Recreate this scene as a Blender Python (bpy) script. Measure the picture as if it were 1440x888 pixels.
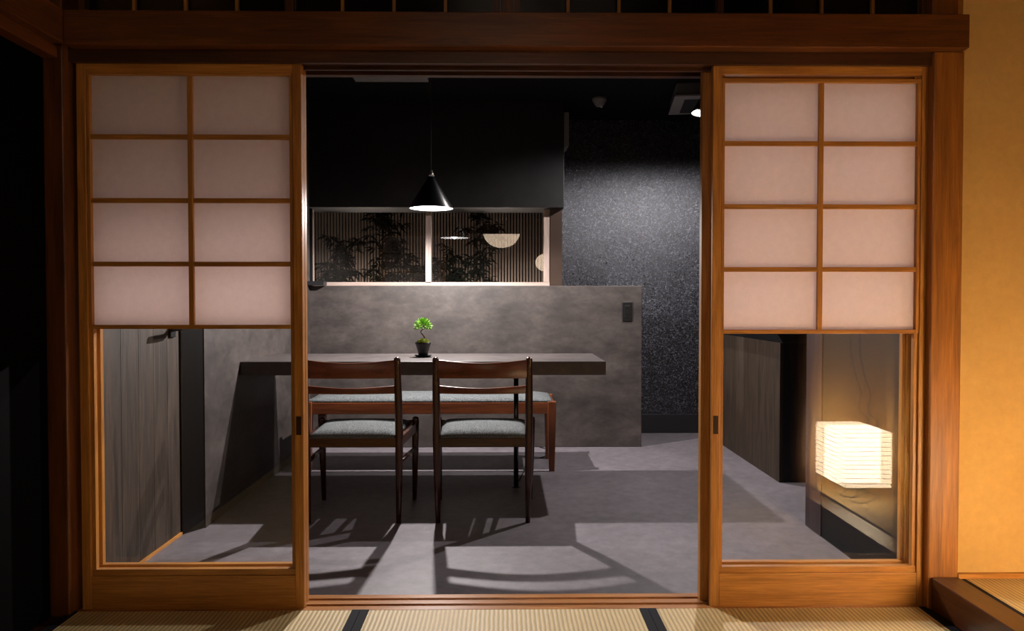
import bpy, bmesh, math, random
from mathutils import Vector, Matrix, Euler
for o in list(bpy.data.objects): bpy.data.objects.remove(o)
SC = bpy.context.scene
COL = SC.collection
R = math.radians

# ------------------------------------------------------------------ camera, world, exposure
CAM_ROT = Euler((R(90 - 1.2), 0, R(-0.69)), 'XYZ')
CAM_LOC = Vector((0, 0, 1.0))
cam_d = bpy.data.cameras.new('camera'); cam_d.lens = 25.0; cam_d.sensor_width = 36.0
cam_d.clip_start = 0.02; cam_d.clip_end = 60
cam = bpy.data.objects.new('camera', cam_d); COL.objects.link(cam)
cam.location = CAM_LOC; cam.rotation_euler = CAM_ROT
SC.camera = cam
w = bpy.data.worlds.new('world'); SC.world = w; w.use_nodes = True
w.node_tree.nodes['Background'].inputs[0].default_value = (0.5, 0.55, 0.65, 1)
w.node_tree.nodes['Background'].inputs[1].default_value = 0.004
SC.view_settings.view_transform = 'Standard'
SC.view_settings.look = 'None'
SC.view_settings.gamma = 1.0
SC.view_settings.use_curve_mapping = False
SC.view_settings.exposure = 0.0

# light levels of the place's own lamps
PENDANT_W = (225, 155)       # spot inside each cone pendant
PENDANT_COL = (1.0, 0.93, 0.91)
GLOBE_L = 3.8                # paper globe radiance
SMALL_GLOBE_L = 5.0
LANTERN_L = 19.0
LANTERN_BULB_W = 4.0
WARM = (1.0, 0.60, 0.28)

M3 = CAM_ROT.to_matrix()
def ray(px, py):
    return M3 @ Vector(((px - 720) / 1000.0, (444 - py) / 1000.0, -1.0))
def at(px, py, Y):
    d = ray(px, py); return CAM_LOC + d * (Y / d.y)

# ------------------------------------------------------------------ materials
def lin(h):
    c = [int(h[i:i + 2], 16) / 255 for i in (0, 2, 4)]
    return tuple(x / 12.92 if x <= .04045 else ((x + .055) / 1.055) ** 2.4 for x in c) + (1,)
MATS = {}
def new_mat(name):
    m = bpy.data.materials.new(name); m.use_nodes = True
    nt = m.node_tree; nt.nodes.clear()
    out = nt.nodes.new('ShaderNodeOutputMaterial')
    return m, nt, out
def N(nt, typ, **kw):
    n = nt.nodes.new(typ)
    for k, v in kw.items(): setattr(n, k, v)
    return n
def principled(nt, out, col=(.5, .5, .5, 1), rough=.5, spec=.5, metal=0):
    b = N(nt, 'ShaderNodeBsdfPrincipled')
    b.inputs['Base Color'].default_value = col
    b.inputs['Roughness'].default_value = rough
    b.inputs['Specular IOR Level'].default_value = spec
    b.inputs['Metallic'].default_value = metal
    nt.links.new(b.outputs[0], out.inputs[0])
    return b
def coords(nt, scale=(1, 1, 1)):
    t = N(nt, 'ShaderNodeTexCoord'); m = N(nt, 'ShaderNodeMapping')
    m.inputs['Scale'].default_value = scale
    nt.links.new(t.outputs['Object'], m.inputs[0])
    return m.outputs[0]
def noise(nt, vec, scale, detail=4, rough=.6, dist=0):
    n = N(nt, 'ShaderNodeTexNoise')
    n.inputs['Scale'].default_value = scale; n.inputs['Detail'].default_value = detail
    n.inputs['Roughness'].default_value = rough; n.inputs['Distortion'].default_value = dist
    nt.links.new(vec, n.inputs['Vector']); return n.outputs['Fac']
def ramp(nt, fac, stops):
    r = N(nt, 'ShaderNodeValToRGB'); e = r.color_ramp.elements
    while len(e) < len(stops): e.new(0.5)
    for i, (p, c) in enumerate(stops): e[i].position = p; e[i].color = c
    nt.links.new(fac, r.inputs[0]); return r.outputs[0]
def bump(nt, h, b, strength=.3, dist=.002):
    n = N(nt, 'ShaderNodeBump'); n.inputs['Strength'].default_value = strength
    n.inputs['Distance'].default_value = dist
    nt.links.new(h, n.inputs['Height']); nt.links.new(n.outputs[0], b.inputs['Normal'])
def mixmul(nt, a, b, fac=1.0, mode='MULTIPLY'):
    m = N(nt, 'ShaderNodeMix', data_type='RGBA', blend_type=mode)
    m.inputs[0].default_value = fac
    nt.links.new(a, m.inputs[6]); nt.links.new(b, m.inputs[7]); return m.outputs[2]

def plain(name, hexcol, rough=.5, spec=.5, metal=0, nz=0, nscale=30):
    if name in MATS: return MATS[name]
    m, nt, out = new_mat(name); c = lin(hexcol)
    b = principled(nt, out, c, rough, spec, metal)
    if nz:
        v = coords(nt); f = noise(nt, v, nscale)
        col = ramp(nt, f, [(.25, tuple(x * (1 - nz) for x in c[:3]) + (1,)), (.75, tuple(min(1, x * (1 + nz)) for x in c[:3]) + (1,))])
        nt.links.new(col, b.inputs['Base Color']); bump(nt, f, b, .15, .001)
    MATS[name] = m; return m

def wood(name, dark, light, axis='z', rough=.4, spec=.5, fine=1.0, coarse=1.0):
    key = name + '_' + axis
    if key in MATS: return MATS[key]
    m, nt, out = new_mat(key); b = principled(nt, out, lin(dark), rough, spec)
    s = {'x': (1.2, 14, 14), 'y': (14, 1.2, 14), 'z': (14, 14, 1.2)}[axis]
    v = coords(nt, s)
    f1 = noise(nt, v, 2.2 * coarse, 5, .6, .8)
    s2 = tuple(k * 5 if k > 2 else k * 1.5 for k in s)
    f2 = noise(nt, coords(nt, s2), 4 * fine, 3, .7)
    c1 = ramp(nt, f1, [(.3, lin(dark)), (.7, lin(light))])
    c2 = ramp(nt, f2, [(.35, (.72, .70, .68, 1)), (.65, (1.08, 1.08, 1.08, 1))])
    nt.links.new(mixmul(nt, c1, c2), b.inputs['Base Color'])
    bump(nt, f2, b, .12, .001)
    MATS[key] = m; return m

def plaster(name, lo, hi, rough=.6, spec=.4, sc=1.0, bmp=.15, streak=(1, 1, 1), mott=(.74, 1.2)):
    if name in MATS: return MATS[name]
    m, nt, out = new_mat(name); b = principled(nt, out, lin(lo), rough, spec)
    v = coords(nt, streak)
    f1 = noise(nt, v, 2.4 * sc, 9, .66, .15)
    f2 = noise(nt, v, 17 * sc, 7, .7, .1)
    c1 = ramp(nt, f1, [(.32, lin(lo)), (.70, lin(hi))])
    c2 = ramp(nt, f2, [(.3, (mott[0],) * 3 + (1,)), (.7, (mott[1],) * 3 + (1,))])
    nt.links.new(mixmul(nt, c1, c2), b.inputs['Base Color'])
    bump(nt, f2, b, bmp, .002)
    MATS[name] = m; return m

def wallpaper():
    """black paper strewn with small mica flakes, each tilted its own way"""
    m, nt, out = new_mat('mica_wallpaper'); b = principled(nt, out, lin('101014'), .4, .7)
    v = coords(nt)
    vo = N(nt, 'ShaderNodeTexVoronoi', feature='F1'); vo.inputs['Scale'].default_value = 135
    nt.links.new(v, vo.inputs['Vector'])
    sx = N(nt, 'ShaderNodeSeparateColor'); nt.links.new(vo.outputs['Color'], sx.inputs[0])
    c = ramp(nt, sx.outputs[0], [(.0, lin('060608')), (.52, lin('101014')), (.78, lin('25262d')), (1.0, lin('52545e'))])
    nt.links.new(c, b.inputs['Base Color'])
    r = ramp(nt, sx.outputs[1], [(.2, (.26, .26, .26, 1)), (.8, (.46, .46, .46, 1))])
    nt.links.new(r, b.inputs['Roughness'])
    f = noise(nt, v, 90, 3, .8)
    bump(nt, f, b, .7, .005)
    b.inputs['Specular Tint'].default_value = (.90, .93, 1, 1)
    MATS['wallpaper'] = m; return m

def tatami():
    m, nt, out = new_mat('tatami_rush'); b = principled(nt, out, lin('b59a68'), .55, .35)
    v = coords(nt)
    wv = N(nt, 'ShaderNodeTexWave', wave_type='BANDS', bands_direction='X')
    wv.inputs['Scale'].default_value = 22; wv.inputs['Distortion'].default_value = .6
    wv.inputs['Detail'].default_value = 1
    nt.links.new(v, wv.inputs['Vector'])
    f2 = noise(nt, coords(nt, (40, 4, 1)), 6, 3, .6)
    c1 = ramp(nt, wv.outputs['Fac'], [(.1, lin('a89060')), (.7, lin('ceb684'))])
    c2 = ramp(nt, f2, [(.3, (.86, .86, .84, 1)), (.7, (1.05, 1.05, 1.03, 1))])
    nt.links.new(mixmul(nt, c1, c2), b.inputs['Base Color'])
    bump(nt, wv.outputs['Fac'], b, .5, .0015)
    MATS['tatami'] = m; return m

def tweed(name='grey_tweed'):
    if name in MATS: return MATS[name]
    m, nt, out = new_mat(name); b = principled(nt, out, lin('8b8d8c'), .9, .2)
    v = coords(nt)
    f = noise(nt, v, 260, 2, .7)
    c = ramp(nt, f, [(.36, lin('242829')), (.5, lin('4a4e4f')), (.66, lin('7c8080'))])
    nt.links.new(c, b.inputs['Base Color'])
    bump(nt, f, b, .5, .002)
    MATS[name] = m; return m

def glass(r0=.0205, tint=(1, 1, 1, 1), name='clear_glass'):
    if name in MATS: return MATS[name]
    m, nt, out = new_mat(name)
    lw = N(nt, 'ShaderNodeLayerWeight'); lw.inputs[0].default_value = .5
    p = N(nt, 'ShaderNodeMath', operation='POWER'); p.inputs[1].default_value = 5
    nt.links.new(lw.outputs['Facing'], p.inputs[0])
    ma = N(nt, 'ShaderNodeMath', operation='MULTIPLY_ADD'); ma.inputs[1].default_value = 1 - r0; ma.inputs[2].default_value = r0
    nt.links.new(p.outputs[0], ma.inputs[0])
    t = N(nt, 'ShaderNodeBsdfTransparent'); t.inputs[0].default_value = tint
    g = N(nt, 'ShaderNodeBsdfGlossy'); g.inputs['Roughness'].default_value = 0.0
    mx = N(nt, 'ShaderNodeMixShader')
    nt.links.new(ma.outputs[0], mx.inputs[0]); nt.links.new(t.outputs[0], mx.inputs[1]); nt.links.new(g.outputs[0], mx.inputs[2])
    nt.links.new(mx.outputs[0], out.inputs[0])
    MATS[name] = m; return m

def paper(name, col, trans=.5, emit=None, estr=0):
    if name in MATS: return MATS[name]
    m, nt, out = new_mat(name)
    v = coords(nt); f = noise(nt, v, 40, 5, .7)
    c = ramp(nt, f, [(.3, tuple(x * .93 for x in col[:3]) + (1,)), (.7, col)])
    d = N(nt, 'ShaderNodeBsdfDiffuse'); t = N(nt, 'ShaderNodeBsdfTranslucent')
    nt.links.new(c, d.inputs[0]); nt.links.new(c, t.inputs[0])
    mx = N(nt, 'ShaderNodeMixShader'); mx.inputs[0].default_value = trans
    nt.links.new(d.outputs[0], mx.inputs[1]); nt.links.new(t.outputs[0], mx.inputs[2])
    if emit:
        e = N(nt, 'ShaderNodeEmission'); e.inputs[0].default_value = emit; e.inputs[1].default_value = estr
        a = N(nt, 'ShaderNodeAddShader')
        nt.links.new(mx.outputs[0], a.inputs[0]); nt.links.new(e.outputs[0], a.inputs[1])
        nt.links.new(a.outputs[0], out.inputs[0])
    else:
        nt.links.new(mx.outputs[0], out.inputs[0])
    MATS[name] = m; return m
def emission(name, col, s):
    if name in MATS: return MATS[name]
    m, nt, out = new_mat(name)
    e = N(nt, 'ShaderNodeEmission'); e.inputs[0].default_value = tuple(col[:3]) + (1,); e.inputs[1].default_value = s
    nt.links.new(e.outputs[0], out.inputs[0]); MATS[name] = m; return m

AMB = lambda a: wood('amber_cedar', 'a0672a', 'd09245', a, .38, .5)
OLD = lambda a: wood('old_cedar', '4c2a13', '78461f', a, .33, .5)
POST = lambda a: wood('post_cedar', '7a4d22', 'b5742f', a, .4, .5, 1, .7)
DARKW = lambda a: wood('dark_stained', '26160f', '3d2416', a, .35, .5)
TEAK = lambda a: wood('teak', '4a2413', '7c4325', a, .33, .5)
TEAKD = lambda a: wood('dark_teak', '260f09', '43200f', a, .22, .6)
CLAD = lambda a: wood('weathered_board', '2c251f', '50443a', a, .6, .3)
CLADD = lambda a: wood('dark_board', '2a211a', '43362a', a, .6, .3)
MORTAR = plaster('mortar_wall', '25211f', '4a4340', .55, .4, 1.1, .25, (1, 1, 1.8))
MORTAR_T = plaster('mortar_table', '332e2d', '4a4442', .45, .4, 1.4)
CONC = plaster('concrete_floor', '5f5a5e', '716b70', .5, .4, 1.0, .1)
YELLOW = plaster('yellow_clay', 'c39c5c', 'cba564', .8, .2, 2.0, .4, (1, 1, 1), (.93, 1.05))
BLACKW = plaster('black_wall', '0d0c0e', '171618', .5, .35, 3, .2)
CEIL = plain('black_ceiling', '0b0a0b', .7, .2)
BLACKM = plain('black_metal', '101012', .35, .5)
BLACKP = plain('black_plastic', '141416', .4, .5)
STEEL = plain('brushed_steel', 'b8b4ae', .3, .5, 1)
WALLP = wallpaper(); TAT = tatami(); TWEED = tweed()
HERI = plain('black_cloth_edging', '15161c', .85, .2, 0, .3, 300)
GLASS = glass()
SHOJI = paper('shoji_paper', (.95, .82, .79, 1), .56)
WHITEP = plain('white_plastic', 'c9c6c2', .5, .4)
ADDED_UPLIGHT_W = 34.0  # power of the added uplights that bring out the fence
GREYP = plain('grey_plastic', '6f6d6c', .5, .4)

# ------------------------------------------------------------------ mesh helpers
class MB:
    def __init__(s): s.v = []; s.f = []
    def box(s, x0, x1, y0, y1, z0, z1):
        b = len(s.v)
        s.v += [Vector((x, y, z)) for z in (z0, z1) for y in (y0, y1) for x in (x0, x1)]
        s.f += [tuple(b + i for i in q) for q in ((0, 2, 3, 1), (4, 5, 7, 6), (0, 1, 5, 4), (2, 6, 7, 3), (0, 4, 6, 2), (1, 3, 7, 5))]
        return s
    def tube(s, pts, rad, n=12, cap=True):
        pts = [Vector(p) for p in pts]
        if not isinstance(rad, (list, tuple)): rad = [rad] * len(pts)
        b = len(s.v); prev = None
        for i, p in enumerate(pts):
            t = (pts[min(i + 1, len(pts) - 1)] - pts[max(i - 1, 0)]).normalized()
            if prev is None:
                a = Vector((1, 0, 0)) if abs(t.x) < .9 else Vector((0, 1, 0))
                u = (a - t * a.dot(t)).normalized()
            else:
                u = (prev - t * prev.dot(t)).normalized()
            prev = u; v = t.cross(u)
            for k in range(n):
                a = 2 * math.pi * k / n
                s.v.append(p + (u * math.cos(a) + v * math.sin(a)) * rad[i])
        for i in range(len(pts) - 1):
            for k in range(n):
                k2 = (k + 1) % n
                s.f.append((b + i * n + k, b + i * n + k2, b + (i + 1) * n + k2, b + (i + 1) * n + k))
        if cap:
            s.f.append(tuple(b + k for k in reversed(range(n))))
            s.f.append(tuple(b + (len(pts) - 1) * n + k for k in range(n)))
        return s
    def lathe(s, prof, c=(0, 0, 0), n=32):
        b = len(s.v); c = Vector(c)
        for r, z in prof:
            for k in range(n):
                a = 2 * math.pi * k / n
                s.v.append(c + Vector((r * math.cos(a), r * math.sin(a), z)))
        for i in range(len(prof) - 1):
            for k in range(n):
                k2 = (k + 1) % n
                s.f.append((b + i * n + k, b + i * n + k2, b + (i + 1) * n + k2, b + (i + 1) * n + k))
        if prof[0][0] > 1e-4: s.f.append(tuple(b + k for k in reversed(range(n))))
        if prof[-1][0] > 1e-4: s.f.append(tuple(b + (len(prof) - 1) * n + k for k in range(n)))
        return s
    def grid(s, rows):
        b = len(s.v); m = len(rows[0])
        for r in rows: s.v += [Vector(p) for p in r]
        for i in range(len(rows) - 1):
            for k in range(m - 1):
                s.f.append((b + i * m + k, b + i * m + k + 1, b + (i + 1) * m + k + 1, b + (i + 1) * m + k))
        return s
    def poly(s, pts):
        b = len(s.v); s.v += [Vector(p) for p in pts]; s.f.append(tuple(range(b, b + len(pts)))); return s
    def prism(s, pts2, axis, a, b_):
        """closed outline pts2 extruded along axis between a and b_"""
        def mk(p, t):
            return {'x': Vector((t, p[0], p[1])), 'y': Vector((p[0], t, p[1])), 'z': Vector((p[0], p[1], t))}[axis]
        n = len(pts2); b = len(s.v)
        s.v += [mk(p, a) for p in pts2] + [mk(p, b_) for p in pts2]
        s.f.append(tuple(b + i for i in reversed(range(n)))); s.f.append(tuple(b + n + i for i in range(n)))
        for i in range(n):
            j = (i + 1) % n; s.f.append((b + i, b + j, b + n + j, b + n + i))
        return s
    def build(s, name, mat, parent=None, smooth=False, bev=0, sub=0):
        off = parent_world(parent) if parent else Vector((0, 0, 0))
        me = bpy.data.meshes.new(name)
        if parent is None:
            lo = Vector([min(v[i] for v in s.v) for i in range(3)]); hi = Vector([max(v[i] for v in s.v) for i in range(3)])
            off = Vector(((lo.x + hi.x) / 2, (lo.y + hi.y) / 2, lo.z))
        me.from_pydata([tuple(v - off) for v in s.v], [], s.f)
        bm = bmesh.new(); bm.from_mesh(me); bmesh.ops.recalc_face_normals(bm, faces=bm.faces); bm.to_mesh(me); bm.free()
        me.materials.append(mat)
        o = bpy.data.objects.new(name, me); COL.objects.link(o)
        if smooth:
            for p in me.polygons: p.use_smooth = True
        if parent: o.parent = parent
        else: o.location = off
        if bev:
            mod = o.modifiers.new('bevel', 'BEVEL'); mod.width = bev; mod.segments = 2; mod.limit_method = 'ANGLE'; mod.angle_limit = R(40)
        if sub:
            mod = o.modifiers.new('sub', 'SUBSURF'); mod.levels = sub; mod.render_levels = sub
        return o
def parent_world(p):
    v = Vector((0, 0, 0))
    while p: v += Vector(p.location); p = p.parent
    return v
def tag(o, label=None, cat=None, group=None, kind=None):
    if label: o['label'] = label
    if cat: o['category'] = cat
    if group: o['group'] = group
    if kind: o['kind'] = kind
    return o
def thing(name, loc, label, cat, group=None):
    o = bpy.data.objects.new(name, None); COL.objects.link(o); o.location = loc; o.empty_display_size = .05
    return tag(o, label, cat, group)
def struct(name, mb, mat, label, cat, bev=0, parent=None):
    o = mb.build(name, mat, parent, bev=bev)
    if parent is None: tag(o, label, cat, None, 'structure')
    return o
def bx(*a): return MB().box(*a)
def soft_light(name, typ, loc, power, col, radius=.03, parent=None, **kw):
    d = bpy.data.lights.new(name, typ); d.energy = power; d.color = col; d.shadow_soft_size = radius
    for k, v in kw.items(): setattr(d, k, v)
    o = bpy.data.objects.new(name, d); COL.objects.link(o)
    if parent: o.parent = parent; o.location = Vector(loc) - parent_world(parent)
    else: o.location = loc
    return o

FZ = -0.05            # concrete floor level (tatami is z = 0)
YW = 5.07             # front of the mortar half wall
YP = 5.61             # papered wall
CZ = 2.42             # ceiling of the dining room

# ================================================================== STRUCTURE: dining room
struct('floor', bx(-2.3, 2.6, 2.405, 5.75, FZ - .06, FZ), CONC, 'grey concrete floor of the dining room', 'floor')
struct('wall_left', bx(-1.50, -1.375, 3.28, 5.07, FZ, CZ), MORTAR, 'grey mortar wall at the end of the table', 'wall')
struct('wall_back', bx(-1.50, .99, YW, YW + .07, FZ, 1.106), MORTAR, 'low grey mortar half wall below the garden window', 'wall', .004)
struct('wall_soffit', bx(-1.50, .431, YW, YW + .30, 1.662, CZ), BLACKW, 'black hanging wall above the garden window', 'wall', .002)
struct('wall_papered', bx(.425, 2.6, YP, YP + .08, FZ, CZ), WALLP, 'black sparkling papered wall beside the half wall', 'wall')
struct('wall_right', bx(2.5, 2.6, 2.4, 5.61, FZ, CZ), BLACKW, 'black wall behind the bar counter', 'wall')
struct('ceiling', bx(-1.6, 2.6, 2.405, 5.70, CZ, CZ + .06), CEIL, 'black ceiling of the dining room', 'ceiling')
struct('baseboard_back', bx(.99, 2.5, YP - .012, YP, FZ, FZ + .15), plain('dark_baseboard', '1d1c20', .5, .4), 'dark baseboard below the papered wall', 'baseboard', .002)
struct('wall_recess', bx(.338, .425, YW + .085, YP, 1.106, 1.662).box(.338, .424, YW + .302, YP, 1.663, CZ), plain('brown_lacquer', '33261f', .35, .5, 0, .15, 8), 'brown panel at the end of the window recess with an added light block above', 'wall')  # upper box is unseen, added to keep uplight spill off the dining ceiling
# left side: dark post, boarded door and light wood strip
MB().prism([(-1.375, 3.28), (-1.375, 3.40), (-1.52, 3.40), (-1.52, 3.18), (-1.44, 3.18)], 'z', FZ, CZ)
struct('trim_1', MB().prism([(-1.378, 3.278), (-1.50, 3.278), (-1.50, 3.185), (-1.438, 3.185)], 'z', FZ, CZ), plain('black_stained', '0b0706', .4, .45, 0, .2, 20), 'black stained door post next to the mortar wall', 'post', .003)
d1 = bpy.data.objects.new('door_1', None); COL.objects.link(d1); d1.location = (-1.47, 2.80, FZ)
tag(d1, 'weathered grey board door with a black lever handle', 'door', None, 'structure')
ys = [2.41, 2.57, 2.70, 2.83, 2.95, 3.07, 3.183]
for i in range(6):
    bx(-1.50, -1.446, ys[i] + .0006, ys[i + 1] - .0006, FZ + .012, CZ - .02).build('board', CLAD('z'), d1, bev=.001)
h = bx(-1.4455, -1.436, 3.085, 3.135, .84, .96).build('handle_plate', BLACKM, d1, bev=.003)
MB().tube([(-1.438, 3.11, .885), (-1.395, 3.11, .885), (-1.385, 3.10, .885)], .011, 12).build('lever_neck', BLACKM, h, True)
MB().tube([(-1.386, 3.11, .885), (-1.384, 3.06, .883), (-1.386, 2.985, .880)], [.011, .012, .011], 12).build('lever', BLACKM, h, True)
struct('trim_2', bx(-1.46, -1.438, 2.41, 3.183, FZ, FZ + .012), AMB('y'), 'thin pale wood strip at the foot of the board door', 'trim')

struct('wall_right_near', bx(1.412, 1.55, 2.41, 3.12, FZ, CZ), plain('dark_right_wall', '0b0908', .55, .3, 0, .2, 10), 'dark boarded wall beside the opening to the bar', 'wall')
struct('trim_18', bx(1.408, 1.55, 3.121, 3.285, FZ, CZ), wood('purple_brown_post', '2a2020', '463636', 'z', .4, .4), 'dark brown post at the end of the wall before the bar', 'post', .004)
# garden window
w1 = bpy.data.objects.new('window_1', None); COL.objects.link(w1); w1.location = (-.5, 5.2, 1.106)
tag(w1, 'wide garden window with pale frame above the mortar half wall', 'window', None, 'structure')
FRM = wood('pale_frame', '8d7d74', 'a3938a', 'z', .45, .4)
FRMX = wood('pale_frame', '8d7d74', 'a3938a', 'x', .45, .4)
WY = 5.155
def wx(px): return at(px, 350, WY).x
bx(wx(428), wx(773), WY, WY + .04, 1.106, at(600, 397, WY).z).build('bottom_rail', FRMX, w1, bev=.002)
bx(wx(432.5), wx(440), WY, WY + .04, at(600, 397, WY).z, 1.662).build('stile', FRM, w1, bev=.002)
bx(wx(764.5), wx(772.5), WY, WY + .04, at(600, 397, WY).z, 1.662).build('stile', FRM, w1, bev=.002)
bx(wx(598.5), wx(606.5), WY - .012, WY + .04, at(600, 397, WY).z, 1.662).build('meeting_stile', FRM, w1, bev=.002)
for a, b in ((440, 598.5), (606.5, 764.5)):
    bx(wx(a), wx(b), WY + .015, WY + .019, at(600, 397, WY).z, 1.662).build('glass_pane', glass(.045, (1, 1, 1, 1), 'window_glass'), w1)
tag(bx(-1.375, -1.255, 5.00, 5.075, 1.107, 1.137).build('corner_shelf', BLACKP, None, bev=.003), 'small black ledge in the corner below the garden window', 'ledge')
struct('wall_left_recess', bx(-1.50, -1.375, YW + .07, WY + .04, 1.0, 1.662), BLACKW, 'black end wall of the window recess', 'wall')

# ================================================================== STRUCTURE: tatami room
ft = bpy.data.objects.new('floor_tatami', None); COL.objects.link(ft); ft.location = (0, 1.0, -.06)
tag(ft, 'tatami floor of straw mats with black cloth edging', 'floor', None, 'structure')
bx(-1.40, 1.385, -1.9, 2.285, -.06, -.055).build('underlay', plain('underlay', '3a2d1e', .9, .1), ft)
mx = [-1.395, -.462, .468, 1.382]
for i in range(3):
    for (y0, y1) in ((.462, 2.284), (-1.36, .460)):
        a, b = mx[i] + .0008, mx[i + 1] - .0008
        bx(a + .026, b - .026, y0, y1, -.055, 0).build('tatami_mat', TAT, ft, bev=.003)
        for e in (a, b - .026):
            bx(e, e + .026, y0, y1, -.055, .0012).build('cloth_edging', HERI, ft)
# threshold with its sliding grooves
th = MB()
prof = [(2.286, -.06), (2.286, -.001), (2.299, -.001), (2.302, -.006), (2.328, -.006), (2.331, -.001), (2.344, -.001), (2.347, -.006), (2.373, -.006), (2.376, -.001), (2.404, -.001), (2.404, -.06)]
th.prism(prof, 'x', -1.46, 1.47)
struct('trim_3', th, wood('threshold', '9a6436', 'c68a52', 'x', .25, .6), 'grooved wooden threshold under the shoji doors', 'threshold')
# head track and the tie beam above
struct('trim_4', bx(-1.40, 1.385, 2.286, 2.30, 1.757, 1.80).box(-1.40, 1.385, 2.30, 2.404, 1.762, 1.80).box(-1.40, 1.385, 2.3325, 2.3425, 1.75, 1.762).box(-1.40, 1.385, 2.379, 2.404, 1.748, 1.762), wood('head_track', '3a2214', '5b3720', 'x', .4, .45), 'dark grooved head track above the shoji doors', 'lintel')
struct('trim_5', bx(-1.365, 1.468, 2.238, 2.285, 1.796, 1.902).box(-1.365, 1.468, 2.285, 2.404, 1.801, 1.902), OLD('x'), 'wide brown tie beam above the shoji doors', 'beam', .003)
struct('trim_6', bx(1.376, 1.474, 2.27, 2.404, -.06, 1.796), POST('z'), 'reddish cedar post beside the yellow clay wall', 'post', .004)
struct('trim_7', bx(-1.465, -1.378, 2.255, 2.404, -.06, 2.3), OLD('z'), 'dark cedar post beside the black side opening', 'post', .004)
struct('trim_8', bx(1.376, 1.474, 2.285, 2.404, 1.902, 2.40), POST('z'), 'upper part of the cedar post above the tie beam', 'post', .003)
# side wall to the left: tie beam, track and black panels
struct('trim_9', bx(-1.44, -1.362, -1.9, 2.236, 1.796, 1.902), OLD('y'), 'brown tie beam along the dark side wall', 'beam', .003)
struct('trim_10', bx(-1.44, -1.392, -1.9, 2.253, 1.757, 1.796), OLD('y'), 'side door head track under the tie beam', 'lintel', .002)
struct('trim_11', bx(-1.46, -1.398, -1.9, 2.253, -.06, -.001), DARKW('y'), 'dark wooden sill along the side wall', 'threshold', .002)
struct('wall_left_upper', bx(-1.50, -1.43, -1.9, 2.25, 1.902, 2.5), YELLOW, 'strip of yellow clay wall above the side beam', 'wall')
BLKPANEL = plain('black_side_panel', '050505', .8, .03)
for i, (a, b) in enumerate(((1.30, 2.25), (.36, 1.30), (-.6, .36), (-1.9, -.6))):
    struct('door_%d' % (i + 2), bx(-1.455 + .012 * (i % 2), -1.435 + .012 * (i % 2), a, b, 0, 1.757), BLKPANEL, 'black sliding side door beside the dark post', 'door')
struct('wall_front', bx(-1.6, 2.2, -1.98, -1.9, -.06, 2.5), DARKW('x'), 'dark wooden wall behind the viewer', 'wall')
struct('ceiling_tatami', bx(-1.6, 2.2, -1.9, 2.42, 2.5, 2.54), DARKW('y'), 'dark board ceiling of the tatami room', 'ceiling')

# alcove on the right (seen in the door glass)
AZ = .095
struct('wall_alcove_far', bx(1.476, 1.90, 2.285, 2.35, AZ, 2.5), YELLOW, 'yellow clay end wall of the alcove next to the cedar post', 'wall')
struct('wall_alcove_near', bx(1.48, 1.90, 1.20, 1.27, AZ, 2.5), YELLOW, 'yellow clay end wall of the alcove behind the paper lantern', 'wall')
struct('wall_alcove_back', bx(1.83, 1.90, 1.27, 2.285, AZ, 2.5), YELLOW, 'yellow clay back wall of the alcove', 'wall')
struct('wall_right_side', bx(1.40, 1.47, -1.9, 1.21, 0, 2.5), plain('dark_side_panel', '1a1512', .55, .3), 'dark panelled wall beside the alcove', 'wall')
fa = bpy.data.objects.new('floor_alcove', None); COL.objects.link(fa); fa.location = (1.65, 1.8, 0)
tag(fa, 'raised alcove floor of pale straw matting', 'floor', None, 'structure')
bx(1.50, 1.83, 1.27, 2.284, 0, AZ).build('matting', TAT, fa)
bx(1.475, 1.50, 1.315, 2.284, 0, AZ + .001).build('cloth_edging', HERI, fa)
struct('trim_12', bx(1.385, 1.473, 1.317, 2.268, 0, .104), wood('alcove_sill', '26130b', '552d17', 'y', .28, .6), 'dark wooden front sill of the alcove', 'sill', .003)
rl = random.Random(8)
lp = [(1.462 + rl.uniform(-.004, .004), 1.264 + rl.uniform(-.003, .003), -.05 + 2.54 * k / 16) for k in range(17)]
o = struct('trim_13', MB().tube(lp, [.048 + rl.uniform(-.004, .003) for k in range(17)], 20), wood('alcove_log', '5a4438', '8a6a54', 'z', .3, .5), 'brown natural log post of the alcove beside the paper lantern', 'post')
for p in o.data.polygons: p.use_smooth = True
struct('trim_14', bx(1.476, 1.829, 2.271, 2.284, AZ + .0015, AZ + .018), AMB('x'), 'thin wood strip at the foot of the yellow clay wall', 'trim')
struct('trim_15', bx(1.385, 1.473, 1.315, 2.25, 2.20, 2.30), OLD('y'), 'beam across the top of the alcove', 'beam')
struct('wall_alcove_lintel', bx(1.40, 1.46, 1.315, 2.25, 2.30, 2.5), YELLOW, 'clay wall above the alcove beam', 'wall')

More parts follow.
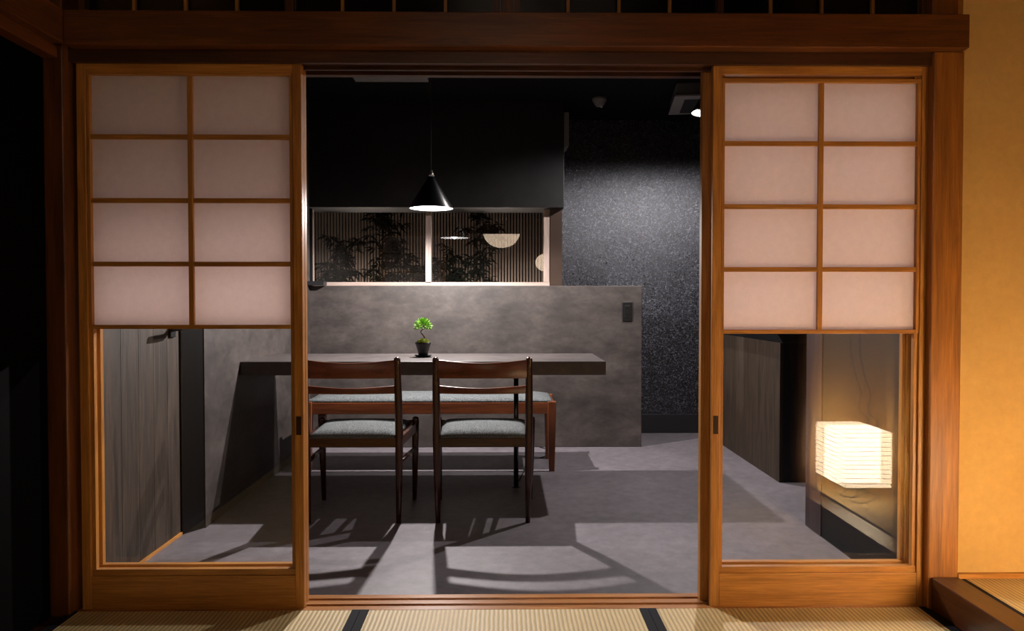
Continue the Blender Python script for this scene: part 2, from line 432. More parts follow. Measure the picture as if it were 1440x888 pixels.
# transom lattice above the beam
def transom(x0, x1, y0, label):
    t = thing('transom_lattice', ((x0 + x1) / 2, y0, 1.903), label, 'transom', 'transom lattice panels above the beam')
    z0, z1 = 1.9035, 2.35
    bx(x0, x1, y0, y0 + .022, z0, z0 + .018).build('bottom_rail', OLD('x'), t, bev=.001)
    bx(x0, x1, y0, y0 + .022, z1 - .02, z1).build('top_rail', OLD('x'), t, bev=.001)
    for a in (x0, x1 - .02): bx(a, a + .02, y0, y0 + .022, z0 + .018, z1 - .02).build('stile', OLD('z'), t, bev=.001)
    n = 4
    for i in range(1, n):
        x = x0 + .01 + (x1 - x0 - .02) * i / n
        bx(x - .005, x + .005, y0 + .004, y0 + .016, z0 + .018, z1 - .02).build('bar', AMB('z'), t)
    for zz in (2.05, 2.19):
        bx(x0 + .02, x1 - .02, y0 + .016, y0 + .022, zz - .005, zz + .005).build('cross_bar', OLD('x'), t)
    bx(x0 + .02, x1 - .02, y0 + .024, y0 + .027, z0 + .018, z1 - .02).build('dark_backing', plain('dark_backing', '0d0c0d', .15, .5), t)  # opaque dark sheet standing in for the unlit space beyond the openings
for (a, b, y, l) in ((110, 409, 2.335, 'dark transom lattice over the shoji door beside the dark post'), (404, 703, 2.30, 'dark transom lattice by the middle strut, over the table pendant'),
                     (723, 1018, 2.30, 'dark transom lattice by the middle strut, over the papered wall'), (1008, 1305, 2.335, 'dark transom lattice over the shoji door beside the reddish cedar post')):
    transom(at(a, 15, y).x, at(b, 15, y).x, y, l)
struct('trim_16', bx(at(704.5, 15, 2.30).x, at(721.5, 15, 2.30).x, 2.288, 2.404, 1.9035, 2.40), OLD('z'), 'short middle strut between the transom lattices', 'strut', .002)
struct('trim_17', bx(-1.37, 1.374, 2.288, 2.404, 2.352, 2.40), OLD('x'), 'upper rail over the transom lattices', 'beam')

# ================================================================== SHOJI DOORS
def shoji(x0, W, y0, label, drop=0.0, pull=None):
    t = thing('shoji_door', (x0 + W / 2, y0 + .015, -.004), label, 'sliding door', 'shoji doors between the tatami room and dining room')
    zt, zb = 1.760, -.004
    y1 = y0 + .028
    S = .029
    bx(x0, x0 + S, y0, y1, zb, zt).build('stile', AMB('z'), t, bev=.002)
    bx(x0 + W - S, x0 + W, y0, y1, zb, zt).build('stile', AMB('z'), t, bev=.002)
    a, b = x0 + S, x0 + W - S
    bx(a, b, y0 + .001, y1 - .001, 1.731, zt - .001).build('top_rail', AMB('x'), t, bev=.0015)
    bx(a, b, y0 + .001, y1 - .001, zb, .106).build('bottom_rail', AMB('x'), t, bev=.0015)
    g = .012
    gp = bx(a + g, b - g, y0 + .020, y0 + .023, .126, .935 - drop).build('glass_pane', GLASS, t)
    bx(a, b, y0 + .006, y1 - .002, .106, .126).build('bead', AMB('x'), gp, bev=.001)
    for e in (a, b - g): bx(e, e + g, y0 + .009, y1 - .002, .126, 1.731).build('bead', AMB('z'), gp, bev=.001)
    # raised paper insert
    pz1 = 1.7225 - drop; n = 4
    ph, mh = .1886, .0155
    ia, ib = a + .001, b - .001
    iy0, iy1 = y0 + .003, y0 + .016
    zbot = pz1 - 4 * ph - 3 * mh
    pa, pb = ia + .010, ib - .010
    ins = bx(ia, ib, iy0, iy1, pz1, pz1 + .0085 + (0 if drop == 0 else .004)).build('paper_insert', AMB('x'), t, bev=.001)
    for e in (ia, ib - .010): bx(e, e + .010, iy0, iy1, zbot - .012, pz1).build('insert_stile', AMB('z'), ins, bev=.001)
    xm = (pa + pb) / 2
    bx(pa, pb, iy0, iy1, zbot - .013, zbot).build('insert_rail', AMB('x'), ins, bev=.001)
    bx(xm - .008, xm + .008, iy0 + .001, iy1 - .001, zbot, pz1).build('muntin', AMB('z'), ins, bev=.001)
    yp = iy1 - .0005
    for r in range(n):
        zu = pz1 - r * (ph + mh); zl = zu - ph
        for (c0, c1) in ((pa, xm - .008), (xm + .008, pb)):
            if r < n - 1: bx(c0, c1, iy0 + .002, iy1 - .002, zl - mh, zl).build('muntin', AMB('x'), ins, bev=.001)
            MB().poly([(c0 - .003, yp, zl - .003), (c1 + .003, yp, zl - .003), (c1 + .003, yp, zu + .003), (c0 - .003, yp, zu + .003)]).build('paper_pane', SHOJI, ins)
    if pull is not None:
        px_ = x0 + W - S / 2 if pull > 0 else x0 + S / 2
        bx(px_ - .008, px_ + .008, y0 - .0012, y0 + .001, .565, .625).build('finger_pull', DARKW('z'), t)
        
XL = at(111, 475, 2.30).x; XR = at(1001, 475, 2.30).x
shoji(XL, .7165, 2.301, 'front shoji sliding door with paper panes and low glass beside the dark post', 0, 1)
shoji(XR, .7085, 2.301, 'front shoji sliding door with lowered paper panes beside the reddish cedar post', .0165, -1)
shoji(XL - .004, .7165, 2.346, 'rear shoji sliding door tucked behind the door beside the dark post', 0)
shoji(XR - .022, .7165, 2.346, 'rear shoji sliding door tucked behind the door beside the reddish cedar post', .0165)

# ================================================================== DINING FURNITURE
TX1, TY0, TY1, TZ0, TZ1 = .538, 3.72, 4.285, .609, .681
t = thing('dining_table', (-.4, 4.0, FZ), 'thick grey mortar table slab cantilevered from the wall', 'table')
bx(-1.374, TX1, TY0, TY1, TZ0, TZ1).build('table_top', MORTAR_T, t, bev=.003)
MB().tube([(.071, 3.98, FZ + .004), (.071, 3.98, TZ0)], .0135, 20).build('leg', plain('gloss_black_steel', '0c0c0d', .16, .6), t, True)
MB().lathe([(.0005, FZ), (.024, FZ), (.024, FZ + .003), (.014, FZ + .005), (.0005, FZ + .005)], (.071, 3.98, 0), 20).build('foot_plate', BLACKM, t, True)

def cushion(name, x0, x1, y0, y1, z0, z1, mat, parent, dome=.012, front_w=None):
    """soft pad: rounded rim, gently domed; front_w widens the far side"""
    nx, ny = 16, 12
    fw = front_w if front_w else 0
    mb = MB(); rows = []
    def pt(u, v, z):
        x = x0 + (x1 - x0) * u; y = y0 + (y1 - y0) * v
        x += (u - .5) * 2 * fw * v
        return (x, y, z)
    def ed(u): return min(1, min(u, 1 - u) / .12)
    top = []
    for j in range(ny + 1):
        row = []
        for i in range(nx + 1):
            u, v = i / nx, j / ny
            e = (1 - (1 - ed(u)) ** 2.5) * (1 - (1 - ed(v)) ** 2.5)
            z = z0 + (z1 - z0) * (.45 + .55 * e) + dome * math.sin(math.pi * u) * math.sin(math.pi * v)
            ui = .5 + (u - .5) * (.985 + .015 * e); vi = v
            row.append(pt(ui, vi, z))
        top.append(row)
    mb.grid(top)
    nb = len(mb.v)
    ring = [(i, 0) for i in range(nx)] + [(nx, j) for j in range(ny)] + [(i, ny) for i in range(nx, 0, -1)] + [(0, j) for j in range(ny, 0, -1)]
    for (i, j) in ring: mb.v.append(Vector(pt(i / nx, j / ny, z0)))
    m = len(ring)
    for k in range(m):
        k2 = (k + 1) % m
        a = ring[k][1] * (nx + 1) + ring[k][0]; b = ring[k2][1] * (nx + 1) + ring[k2][0]
        mb.f.append((a, b, nb + k2, nb + k))
    mb.f.append(tuple(nb + k for k in reversed(range(m))))
    return mb.build(name, mat, parent, True)

def curved_rail(xa, xb, ya, yb, z0, z1, bow, thick, dip=0, n=14):
    """rail bowed toward -y in its middle, built as a swept slab"""
    mb = MB(); rows = []
    for i in range(n + 1):
        s = i / n; x = xa + (xb - xa) * s
        c = math.sin(math.pi * s)
        y = ya - bow * c; zt = z1 - dip * c; zb_ = z0 + dip * .3 * c
        yt = yb - bow * c
        rows.append([(x, y - thick / 2, zb_), (x, yt - thick / 2, zt - .003), (x, yt - thick / 2 + .003, zt), (x, yt + thick / 2 - .003, zt), (x, yt + thick / 2, zt - .003), (x, y + thick / 2, zb_), (x, y - thick / 2, zb_)])
    mb.grid(rows)
    mb.poly(rows[0][:6]); mb.poly(list(reversed(rows[-1][:6])))
    return mb

def chair(cx, cy, label, rot=0):
    t = thing('dining_chair', (cx, cy, FZ), label, 'chair', 'dining chairs at the mortar table')
    f = FZ
    P = lambda x, y, z: (cx + x, cy + y, f + z)
    for s in (-1, 1):
        pts = [P(.212 * s, .008, 0), P(.215 * s, .004, .20), P(.217 * s, 0, .40), P(.217 * s, -.012, .55), P(.216 * s, -.045, .74), P(.216 * s, -.053, .777), P(.216 * s, -.054, .784), P(.216 * s, -.0548, .788), P(.216 * s, -.055, .7895)]
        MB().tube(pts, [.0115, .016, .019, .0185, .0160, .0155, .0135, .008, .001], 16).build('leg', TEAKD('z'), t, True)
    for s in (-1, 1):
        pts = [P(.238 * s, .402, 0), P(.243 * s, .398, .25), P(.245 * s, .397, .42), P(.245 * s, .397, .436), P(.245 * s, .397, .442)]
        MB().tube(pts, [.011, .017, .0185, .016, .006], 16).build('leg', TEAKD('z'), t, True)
        MB().prism([(0, 0), (0, .05), (.022, .05), (.022, 0)], 'x', 0, .001)
        a, b = P(.217 * s, .012, .385), P(.243 * s, .385, .385)
        m = MB()
        for (p, q) in ((a, b),):
            m.prism([(p[0] - .010, p[1]), (p[0] + .010, p[1]), (q[0] + .010, q[1]), (q[0] - .010, q[1])], 'z', f + .362, f + .408)
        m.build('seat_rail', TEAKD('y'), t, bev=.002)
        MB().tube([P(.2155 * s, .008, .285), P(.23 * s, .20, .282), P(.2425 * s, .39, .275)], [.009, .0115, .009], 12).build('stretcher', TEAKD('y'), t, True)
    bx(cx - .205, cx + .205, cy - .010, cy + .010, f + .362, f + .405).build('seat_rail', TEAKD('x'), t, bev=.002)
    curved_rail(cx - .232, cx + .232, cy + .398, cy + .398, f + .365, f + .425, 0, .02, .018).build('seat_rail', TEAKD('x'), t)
    cushion('seat', cx - .200, cx + .200, cy - .012, cy + .388, f + .4055, f + .436, TWEED, t, .013, .022)
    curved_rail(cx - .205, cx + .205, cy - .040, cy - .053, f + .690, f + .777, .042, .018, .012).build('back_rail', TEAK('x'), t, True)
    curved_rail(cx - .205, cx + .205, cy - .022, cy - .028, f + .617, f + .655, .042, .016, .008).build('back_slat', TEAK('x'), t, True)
    return t
chair(-.707, 3.335, 'teak dining chair with grey tweed seat, nearer the mortar side wall')
chair(-.097, 3.335, 'teak dining chair with grey tweed seat, standing before the steel table leg')

# bench
t = thing('dining_bench', (-.45, 4.53, FZ), 'long teak bench with a grey tweed cushion behind the table', 'bench')
bx0, bx1, by0, by1 = -1.225, .325, 4.335, 4.725
f = FZ
for (x, s) in ((bx0 + .028, -1), (bx1 - .028, 1)):
    for y in (by0 + .024, by1 - .024):
        m = MB()
        a, b = .026, .017
        m.v += [Vector((x + sx * b, y + sy * b, f)) for sx, sy in ((-1, -1), (1, -1), (1, 1), (-1, 1))]
        m.v += [Vector((x + sx * a, y + sy * .024, f + .36)) for sx, sy in ((-1, -1), (1, -1), (1, 1), (-1, 1))]
        m.v += [Vector((x + sx * a, y + sy * .024, f + .43)) for sx, sy in ((-1, -1), (1, -1), (1, 1), (-1, 1))]
        m.f += [(0, 3, 2, 1), (8, 9, 10, 11)]
        for k in range(4):
            k2 = (k + 1) % 4
            m.f += [(k, k2, 4 + k2, 4 + k), (4 + k, 4 + k2, 8 + k2, 8 + k)]
        m.build('leg', TEAK('z'), t, bev=.003)
for y in (by0 + .012, by1 - .030):
    bx(bx0 + .054, bx1 - .054, y, y + .020, f + .355, f + .424).build('apron', TEAK('x'), t, bev=.002)
for x in (bx0 + .012, bx1 - .032):
    bx(x, x + .020, by0 + .048, by1 - .048, f + .355, f + .424).build('apron', TEAK('y'), t, bev=.002)
cushion('cushion', bx0 + .012, bx1 - .020, by0 + .016, by1 - .016, f + .424, f + .455, TWEED, t, .004)

# bar counter on the far right
t = thing('bar_counter', (1.85, 4.8, FZ), 'dark boarded bar counter with black top against the papered wall', 'counter')
ys = [4.062 + i * .1705 for i in range(10)]
body = bx(1.606, 2.10, 4.062, 5.595, FZ, .76).build('body', BLACKW, t, bev=.003)
for i in range(9): bx(1.590, 1.606, ys[i] + .0005, ys[i + 1] - .0005, FZ, .757).build('board', CLADD('z'), t, bev=.001)
MB().prism([(1.558, .812), (2.12, .812), (2.12, .76), (1.592, .757)], 'y', 4.03, 5.597).build('counter_top', BLACKP, t, bev=.003)

# ================================================================== PENDANTS
def pendant(x, y, z, power, label):
    t = thing('pendant_lamp', (x, y, z), label, 'lamp', 'black cone pendants')
    c = (x, y, 0)
    BL = plain('black_lacquer', '060607', .3, .5)
    out = [(.131, 0), (.1315, .003), (.024, .176), (.022, .184), (.015, .190)]
    inn = [(.0148, .184), (.021, .172), (.1285, .003), (.129, 0)]
    m = MB(); n = 48
    m.lathe([(r, z + h) for r, h in out + inn] + [(.131, z)], c, n)
    # drop the two end caps that would close the mouth
    m.f = [q for q in m.f if len(q) == 4]
    m.build('shade', BL, t, True)
    rf = MB().lathe([(.1275, z + .0045), (.12, z + .016), (.05, z + .128), (.02, z + .165), (.0005, z + .166)], c, n)
    rf.f = [q for q in rf.f if len(q) == 4]
    rf.build('inner_reflector', emission('lamp_reflector', (1, .97, .95), 9), t, True)
    MB().lathe([(.0005, z + .190), (.014, z + .190), (.014, z + .207), (.009, z + .213), (.009, z + .222), (.004, z + .228), (.0005, z + .228)], c, 20).build('cap', STEEL, t, True)
    for k in range(3):
        a = k * 2.094 - math.pi / 2
        MB().lathe([(.0005, -.003), (.003, -.002), (.003, .002), (.0005, .003)], (x + .016 * math.cos(a), y + .016 * math.sin(a), z + .196), 8).build('screw', STEEL, t, True)
    MB().tube([(x, y, z + .227), (x, y, CZ - .03)], .0028, 8).build('cord', BLACKM, t, True)
    MB().lathe([(.0005, CZ - .034), (.012, CZ - .034), (.035, CZ - .028), (.038, CZ - .0005), (.0005, CZ - .0005)], c, 24).build('ceiling_canopy', BLACKM, t, True)
    MB().lathe([(.0005, z + .040), (.018, z + .045), (.029, z + .064), (.028, z + .085), (.014, z + .11), (.013, z + .14)], c, 20).build('bulb', emission('bulb_glow', (1, .97, .95), 9), t, True)
    soft_light('pendant_light', 'SPOT', (x, y, z + .012), power, PENDANT_COL, .016, t, spot_size=R(178), spot_blend=.38)
PZ1 = at(606.5, 294, 4.19)
pendant(PZ1.x, 4.19, PZ1.z, PENDANT_W[0], 'black cone pendant lamp hanging over the mortar table')
PZ2 = at(1003, 158, 4.35)
pendant(PZ2.x, 4.35, PZ2.z, PENDANT_W[1], 'black cone pendant lamp hanging near the bar counter')

# ================================================================== BONSAI
random.seed(4)
bz = TZ1; bxp = at(595, 500, 4.04).x; by = 4.04
t = thing('saucer', (bxp, by, bz), 'black saucer under the little bonsai pot', 'saucer')
MB().lathe([(.0005, bz), (.034, bz), (.050, bz + .009), (.051, bz + .011), (.048, bz + .010), (.034, bz + .004), (.0005, bz + .003)], (bxp, by, 0), 32).build('dish', BLACKP, t, True)
z0 = bz + .0045
t = thing('bonsai', (bxp, by, z0), 'small bonsai pine with bright green crown in a black pot', 'plant')
MB().lathe([(.0005, z0), (.026, z0), (.029, z0 + .02), (.042, z0 + .066), (.047, z0 + .078), (.044, z0 + .078), (.038, z0 + .066), (.0005, z0 + .064)], (bxp, by, 0), 32).build('pot', BLACKP, t, True)
mo = MB()
mo.lathe([(.0395, z0 + .066), (.038, z0 + .079), (.030, z0 + .090), (.016, z0 + .097), (.0005, z0 + .098)], (bxp, by, 0), 28)
for v in mo.v: v.z += random.uniform(-.002, .002)
mo.build('moss', plain('moss', '6f7a22', .9, .2, 0, .5, 200), t, True)
tp = [(-.0, 0, .094), (.008, .002, .104), (.002, 0, .117), (-.011, -.002, .130), (-.013, 0, .140), (-.002, .002, .150), (.006, 0, .160), (.004, 0, .172)]
MB().tube([(bxp + a, by + b, z0 + c) for a, b, c in tp], [.0042, .0038, .0035, .0032, .0032, .003, .0026, .002], 10).build('trunk', plain('bark', '5b3a20', .8, .2, 0, .4, 200), t, True)
fo = MB(); cc = Vector((bxp, by, z0 + .168))
for k in range(1100):
    a = random.uniform(0, 2 * math.pi); el = random.uniform(-.45, 1.5)
    d = Vector((math.cos(a) * math.cos(el), math.sin(a) * math.cos(el), math.sin(el)))
    r0 = random.uniform(.25, .8); sc = Vector((.052, .052, .046))
    p0 = cc + Vector((d.x * sc.x, d.y * sc.y, d.z * sc.z)) * r0
    dd = (d + Vector([random.uniform(-.4, .4) for _ in range(3)]) + Vector((0, 0, .15))).normalized()
    L = random.uniform(.014, .022); p1 = p0 + dd * L
    sd = dd.cross(Vector((random.uniform(-1, 1), random.uniform(-1, 1), .3))).normalized() * .0019
    pm = (p0 + p1) / 2
    fo.poly([p0, pm + sd, p1, pm - sd])
c_ = fo.build('needles', plain('needle_green', '76a23e', .6, .3, 0, .35, 60), t); c_['kind'] = 'stuff'
for k in range(5):
    a = k * 1.256
    MB().tube([(bxp + .004, by, z0 + .165), (bxp + .02 * math.cos(a), by + .02 * math.sin(a), z0 + .176), (bxp + .04 * math.cos(a), by + .04 * math.sin(a), z0 + .18)], [.0016, .0012, .0008], 6).build('branch', MATS['bark'], t, True)

# ================================================================== SMALL FITTINGS
op = at(882, 438.5, YW)
t = thing('power_outlet', (op.x, YW, op.z - .07), 'black wall outlet plate on the mortar half wall', 'outlet')
bx(op.x - .036, op.x + .036, YW - .008, YW - .0003, op.z - .07, op.z + .07).build('plate', plain('outlet_black', '060607', .45, .4), t, bev=.003)
bx(op.x - .020, op.x + .020, YW - .010, YW - .008, op.z - .045, op.z + .045).build('socket_insert', plain('outlet_insert', '0d0d0e', .4, .4), t, bev=.001)
for dz in (-.022, .022):
    for dx in (-.007, .007):
        bx(op.x + dx - .0015, op.x + dx + .0015, YW - .0106, YW - .0099, op.z + dz - .007, op.z + dz + .007).build('slot', plain('slot_black', '020202', .8, .1), t)

sp0, sp1 = at(797, 208, 5.12), at(797, 159, 5.12)
t = thing('wall_speaker', (.455, 5.12, sp0.z), 'small white box fixed on the edge of the black hanging wall', 'speaker')
MB().prism([(.4315, sp0.z - .012), (.468, sp0.z + .012), (.468, sp1.z), (.4315, sp1.z)], 'y', 5.10, 5.28).build('body', GREYP, t, bev=.003)
bx(.468, .4695, 5.12, 5.26, sp0.z + .03, sp1.z - .015).build('grille', plain('grille_grey', '5d5b5a', .7, .2), t)

sd = at(843, 143, 5.0)
t = thing('smoke_detector', (sd.x, 5.0, CZ - .05), 'small round smoke detector on the black ceiling', 'smoke detector')
MB().lathe([(.0005, CZ - .062), (.022, CZ - .060), (.036, CZ - .046), (.042, CZ - .030), (.050, CZ - .022), (.052, CZ - .0005), (.0005, CZ - .0005)], (sd.x, 5.0, 0), 28).build('body', GREYP, t, True)
MB().lathe([(.0005, CZ - .068), (.006, CZ - .067), (.006, CZ - .061), (.0005, CZ - .061)], (sd.x + .014, 5.0, 0), 10).build('indicator', WHITEP, t, True)

# ceiling vents
a = at(492, 102, 4.36); 
t = thing('ceiling_vent', (-.72, 4.45, 2.36), 'flat grey ceiling access panel above the table', 'ceiling panel')
zc = CZ - .028
b0, b1 = at(500, 115.5, 1.0), at(603, 115.5, 1.0)
Yf = (zc - 1.0) / (b0.z - 1.0)
XA, XB = b0.x * Yf, b1.x * Yf
bx(XA, XB, Yf - .52, Yf, zc, CZ - .0005).build('panel', plain('panel_grey', '8a8785', .6, .3), t, bev=.004)
for i in range(5):
    bx(XA + .05, XB - .05, Yf - .47 + i * .085, Yf - .44 + i * .085, zc - .002, zc).build('louvre', GREYP, t)

q0 = at(951, 134, 4.65)
ax0, ay0, zb = q0.x, 4.65, q0.z
t = thing('air_conditioner', (ax0, ay0, zb), 'grey ceiling air conditioner with a louvred underside', 'air conditioner')
bx(ax0, ax0 + .56, ay0, ay0 + .44, zb, CZ - .0005).build('body', plain('ac_grey', '5a5a5c', .5, .3), t, bev=.006)
MB().prism([(ax0 - .012, zb - .012), (ax0 + .572, zb - .012), (ax0 + .565, zb), (ax0 - .005, zb)], 'y', ay0 - .01, ay0 + .45).build('frame', plain('ac_frame', '9a9898', .5, .3), t, bev=.002)
for i in range(7):
    y = ay0 + .07 + i * .046
    MB().prism([(y, zb - .016), (y + .030, zb - .022), (y + .032, zb - .019), (y + .002, zb - .0125)], 'x', ax0 + .06, ax0 + .50).build('louvre', plain('ac_louvre', '2e2e30', .5, .3), t)
t.rotation_euler.z = R(-8)

# black cable on the floor by the bench leg
pts = [(.075, 4.03, FZ + .004), (.12, 4.30, FZ + .004), (.16, 4.68, FZ + .004), (.24, 4.70, FZ + .004), (.285, 4.76, FZ + .004), (.30, 5.0, FZ + .004), (.26, 5.05, FZ + .004)]
tag(MB().tube(pts, .0035, 8).build('floor_cable', BLACKP, None, True), 'thin black cable lying on the floor beside the bench leg', 'cable')

# ================================================================== GARDEN BEYOND THE WINDOW
struct('floor_garden', bx(-2.4, .42, 5.62, 6.6, .55, .60), plain('garden_soil', '2a241d', .95, .1, 0, .4, 12), 'dark planting bed beyond the garden window', 'ground')
t = thing('lattice_fence', (-.6, 6.02, .60), 'upright slatted timber fence behind the bamboo', 'fence')
LY = 6.02
SL = wood('lattice_slat', '6b5e54', '8f8074', 'z', .7, .3)
n = 96; xs0, xs1 = -2.05, .42
pitch = (xs1 - xs0) / n
me0 = None
for i in range(n):
    x = xs0 + pitch * (i + .5)
    if me0 is None:
        s0 = bx(x - .0072, x + .0072, LY, LY + .02, .60, 2.15).build('slat', SL, t); me0 = s0; x_first = x
    else:
        o = me0.copy(); COL.objects.link(o); o.parent = t; o.location = me0.location + Vector((x - x_first, 0, random.uniform(-.003, .003)))
for z in (.8, 1.95):
    bx(xs0, xs1, LY + .021, LY + .05, z, z + .06).build('rail', DARKW('x'), t)
struct('wall_garden', bx(-2.4, .45, 6.3, 6.36, .55, 2.5), BLACKW, 'dark wall behind the slatted fence', 'wall')
for gx, gl in ((-1.15, 'added unseen uplight that brightens the fence behind the slender arching bamboo'), (-.05, 'added unseen uplight that brightens the fence behind the tall dark bamboo')):  # unseen lamps added only to make the slatted fence visible
    t = thing('added_uplight', (gx, 5.93, .60), gl, 'lamp', 'added uplights that brighten the fence')
    MB().lathe([(.0005, .601), (.03, .601), (.03, .66), (.034, .665), (.034, .70), (.030, .70), (.028, .668), (.0005, .668)], (gx, 5.93, 0), 20).build('housing', BLACKM, t, True)
    MB().lathe([(.0005, .69), (.0275, .69), (.0275, .692), (.0005, .692)], (gx, 5.93, 0), 20).build('lens', emission('uplight_lens', (1, .85, .72), 6), t, True)
    soft_light('uplight', 'POINT', (gx, 5.93, .72), ADDED_UPLIGHT_W, (1, .84, .72), .025, t)
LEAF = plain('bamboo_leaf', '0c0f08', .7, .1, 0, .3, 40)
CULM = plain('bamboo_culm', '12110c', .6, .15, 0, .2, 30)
def bamboo(px, Y, top, nl, lean, seed, label, spread=.18):
    rnd = random.Random(seed)
    x = at(px, 400, Y).x
    t = thing('bamboo_plant', (x, Y, .60), label, 'bamboo', 'bamboo outside the garden window')
    for c in range(3):
        dx = rnd.uniform(-.05, .05); ln = lean + rnd.uniform(-.06, .06)
        h = top - rnd.uniform(0, .2)
        pts = []
        for k in range(7):
            s = k / 6; pts.append((x + dx + ln * s * s, Y + rnd.uniform(-.01, .01), .60 + (h - .60) * s))
        MB().tube(pts, [.007 - .0008 * k for k in range(7)], 8).build('culm', CULM, t, True)
        fo = MB()
        for b in range(nl // 9):
            s = rnd.uniform(.42, 1.0)
            base = Vector((x + dx + ln * s * s, Y, .60 + (h - .60) * s))
            ba = rnd.uniform(0, 2 * math.pi); bd = Vector((math.cos(ba), math.sin(ba) * .22, rnd.uniform(-.1, .5))).normalized()
            tip = base + bd * rnd.uniform(.05, spread)
            fo.tube([base, (base + tip) / 2 + Vector((0, 0, .01)), tip], [.0016, .0013, .001], 4, False)
            for q in range(9):
                p0 = base.lerp(tip, rnd.uniform(.4, 1.0))
                a = rnd.uniform(0, 2 * math.pi)
                d = Vector((math.cos(a), math.sin(a) * .2, rnd.uniform(-.9, .15))).normalized()
                L = rnd.uniform(.05, .10); sdv = d.cross(Vector((0, 1, .2))).normalized() * L * .085
                if sdv.length < 1e-4: continue
                p1 = p0 + d * L * .4; p2 = p0 + d * L + Vector((0, 0, -L * .12))
                fo.poly([p0, p1 + sdv, p2, p1 - sdv])
        o = fo.build('leaves', LEAF, t); o['kind'] = 'stuff'
bamboo(478, 5.70, 1.62, 150, .03, 1, 'slender bamboo with arching top nearest the end of the window')
bamboo(530, 5.83, 1.75, 230, .02, 2, 'dense dark bamboo clump before the slatted fence')
bamboo(580, 5.70, 1.42, 130, .03, 3, 'short bamboo beside the window mullion')
bamboo(628, 5.83, 1.45, 170, -.02, 5, 'bushy low bamboo below the mirrored pendant')
bamboo(672, 5.70, 1.72, 150, .04, 7, 'tall dark bamboo beside the mirrored paper globe', .14)

# ================================================================== TATAMI ROOM LAMPS (mirrored in the glass)
def globe(x, y, zc, rx, rz, L, label, name):
    t = thing('paper_globe_lamp', (x, y, zc - rz), label, 'lamp', 'paper globe lamps of the tatami room')
    prof = []; nn = 60
    for i in range(nn + 1):
        a = -math.pi / 2 + math.pi * i / nn
        rib = 1 - .012 * (i % 4 == 0)
        prof.append((max(.03 if i in (0, nn) else .0, rx * math.cos(a)) * rib, zc + rz * math.sin(a)))
    MB().lathe(prof, (x, y, 0), 48).build('paper_shade', paper('globe_paper_' + name, (.85, .8, .72, 1), .3, (1.0, .78, .60, 1), L), t, True)
    MB().tube([(x, y, zc + rz), (x, y, 2.49)], .003, 8).build('cord', BLACKM, t, True)
    MB().lathe([(.0005, 2.47), (.04, 2.475), (.045, 2.4995), (.0005, 2.4995)], (x, y, 0), 20).build('ceiling_canopy', BLACKM, t, True)
globe(-.03, -.80, 2.06, .285, .235, GLOBE_L, 'large flattened paper globe lamp mirrored in the garden window', 'large')
globe(.66, -.90, 1.60, .155, .14, SMALL_GLOBE_L, 'small paper globe lamp mirrored beside the window frame', 'small')

# paper box lantern in the alcove
lx0, lx1, ly0, ly1, lz0, lz1 = 1.482, 1.690, 1.385, 1.590, .185, .425
t = thing('paper_lantern', ((lx0 + lx1) / 2, (ly0 + ly1) / 2, AZ), 'square white paper floor lantern standing in the alcove', 'lantern')
LP = paper('lantern_paper', (.92, .90, .85, 1), .55, (1.0, .78, .52, 1), LANTERN_L)
random.seed(9)
m = MB(); rings = []
nz_ = 12
for k in range(nz_ + 1):
    z = lz0 + (lz1 - lz0) * k / nz_
    for half in ((0,) if k == nz_ else (0, 1)):
        zz = z + half * (lz1 - lz0) / nz_ / 2
        ins = .0045 * half
        tw = [random.uniform(-.003, .003) * (0 if k in (0, nz_) and half == 0 else 1) for _ in range(4)]
        rings.append([(lx0 + ins, ly0 + ins, zz + tw[0]), (lx1 - ins, ly0 + ins, zz + tw[1]), (lx1 - ins, ly1 - ins, zz + tw[2]), (lx0 + ins, ly1 - ins, zz + tw[3])])
m.grid([r + [r[0]] for r in rings])
sh = m.build('paper_shade', LP, t)
for k in range(0, len(rings), 2):
    r = rings[k]
    MB().tube([Vector(p) + (Vector(p) - Vector(((lx0 + lx1) / 2, (ly0 + ly1) / 2, p[2]))) * .004 for p in r + [r[0]]], .0011, 6).build('wire_hoop', plain('lantern_wire', '6b5d4c', .5, .4), t)
mt = MB()
hx, hy = (lx0 + lx1) / 2, (ly0 + ly1) / 2
tr = [(lx0, ly0, lz1), (lx1, ly0, lz1), (lx1, ly1, lz1), (lx0, ly1, lz1), (lx0, ly0, lz1)]
ti = [(hx + (p[0] - hx) * .42, hy + (p[1] - hy) * .42, lz1 - .002) for p in tr]
mt.grid([tr, ti]); mt.build('top_paper', LP, t)
for sx in (lx0 + .004, lx1 - .004):
    for sy in (ly0 + .004, ly1 - .004):
        MB().tube([(sx, sy, AZ), (sx, sy, lz0 + .02)], .0018, 6).build('leg', BLACKM, t)
MB().lathe([(.0005, .255), (.02, .26), (.03, .285), (.024, .315), (.012, .335), (.0005, .335)], (hx, hy, 0), 16).build('bulb', emission('lantern_bulb', (1, .8, .55), 40), t, True)
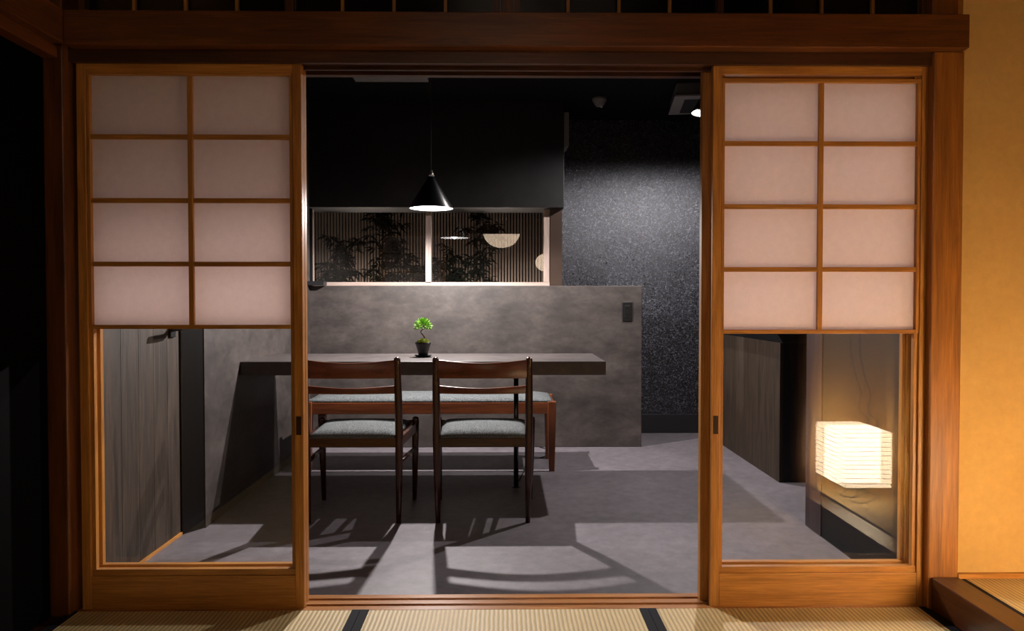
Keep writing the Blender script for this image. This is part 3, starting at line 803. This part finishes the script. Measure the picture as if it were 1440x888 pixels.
MB().tube([(hx, hy, .255), (hx, hy, .19), (hx + .01, hy, .175)], .006, 8).build('socket', BLACKM, t, True)
soft_light('lantern_light', 'POINT', (hx, hy, .30), LANTERN_BULB_W, (1, .66, .36), .03, t)
# its cord: down, a loop on the matting, then up the end wall
yv = 1.275
cp = [(hx + .01, hy, .175), (hx + .005, hy - .01, .125), (hx - .03, hy + .0, .102), (hx + .02, hy + .03, .100), (hx + .08, hy - .02, .100), (hx + .14, hy - .08, .100), (hx + .10, yv + .004, .12), (hx + .085, yv, .30), (1.79, yv, .40), (1.745, yv, .47), (1.755, yv, .55), (1.725, yv, .64), (1.70, yv, .78), (1.71, yv, .95), (1.70, yv, 1.15)]
def smooth_path(pts, k=6):
    out = []; P = [Vector(p) for p in pts]
    for i in range(len(P) - 1):
        a, b, c, d = P[max(i - 1, 0)], P[i], P[i + 1], P[min(i + 2, len(P) - 1)]
        for j in range(k):
            u = j / k
            out.append(.5 * ((2 * b) + (c - a) * u + (2 * a - 5 * b + 4 * c - d) * u * u + (3 * b - a - 3 * c + d) * u ** 3))
    out.append(P[-1]); return out
MB().tube(smooth_path(cp), .0042, 8).build('power_cord', BLACKP, t, True)

# dried sprig pinned to the alcove back wall
t = thing('dried_sprig', (1.826, 1.46, .30), 'small reddish dried sprig pinned to the alcove back wall', 'sprig')
rnd = random.Random(3)
st = MB(); bl = MB()
for k in range(9):
    a = Vector((1.8265, 1.475, .31)); b = a + Vector((-.002 - .012 * rnd.random(), rnd.uniform(-.05, .05), rnd.uniform(.03, .11)))
    st.tube([a, a.lerp(b, .5) + Vector((0, .006, 0)), b], [.0012, .001, .0007], 5)
    for q in range(5):
        c = a.lerp(b, rnd.uniform(.4, 1)) + Vector((0, rnd.uniform(-.006, .006), rnd.uniform(-.006, .006)))
        bl.lathe([(.0003, -.003), (.003, 0), (.0003, .003)], c, 6)
st.build('twigs', plain('twig', '4a2a18', .8, .2), t); o = bl.build('dried_buds', plain('dried_bud', '6e2d1c', .8, .2), t); o['kind'] = 'stuff'
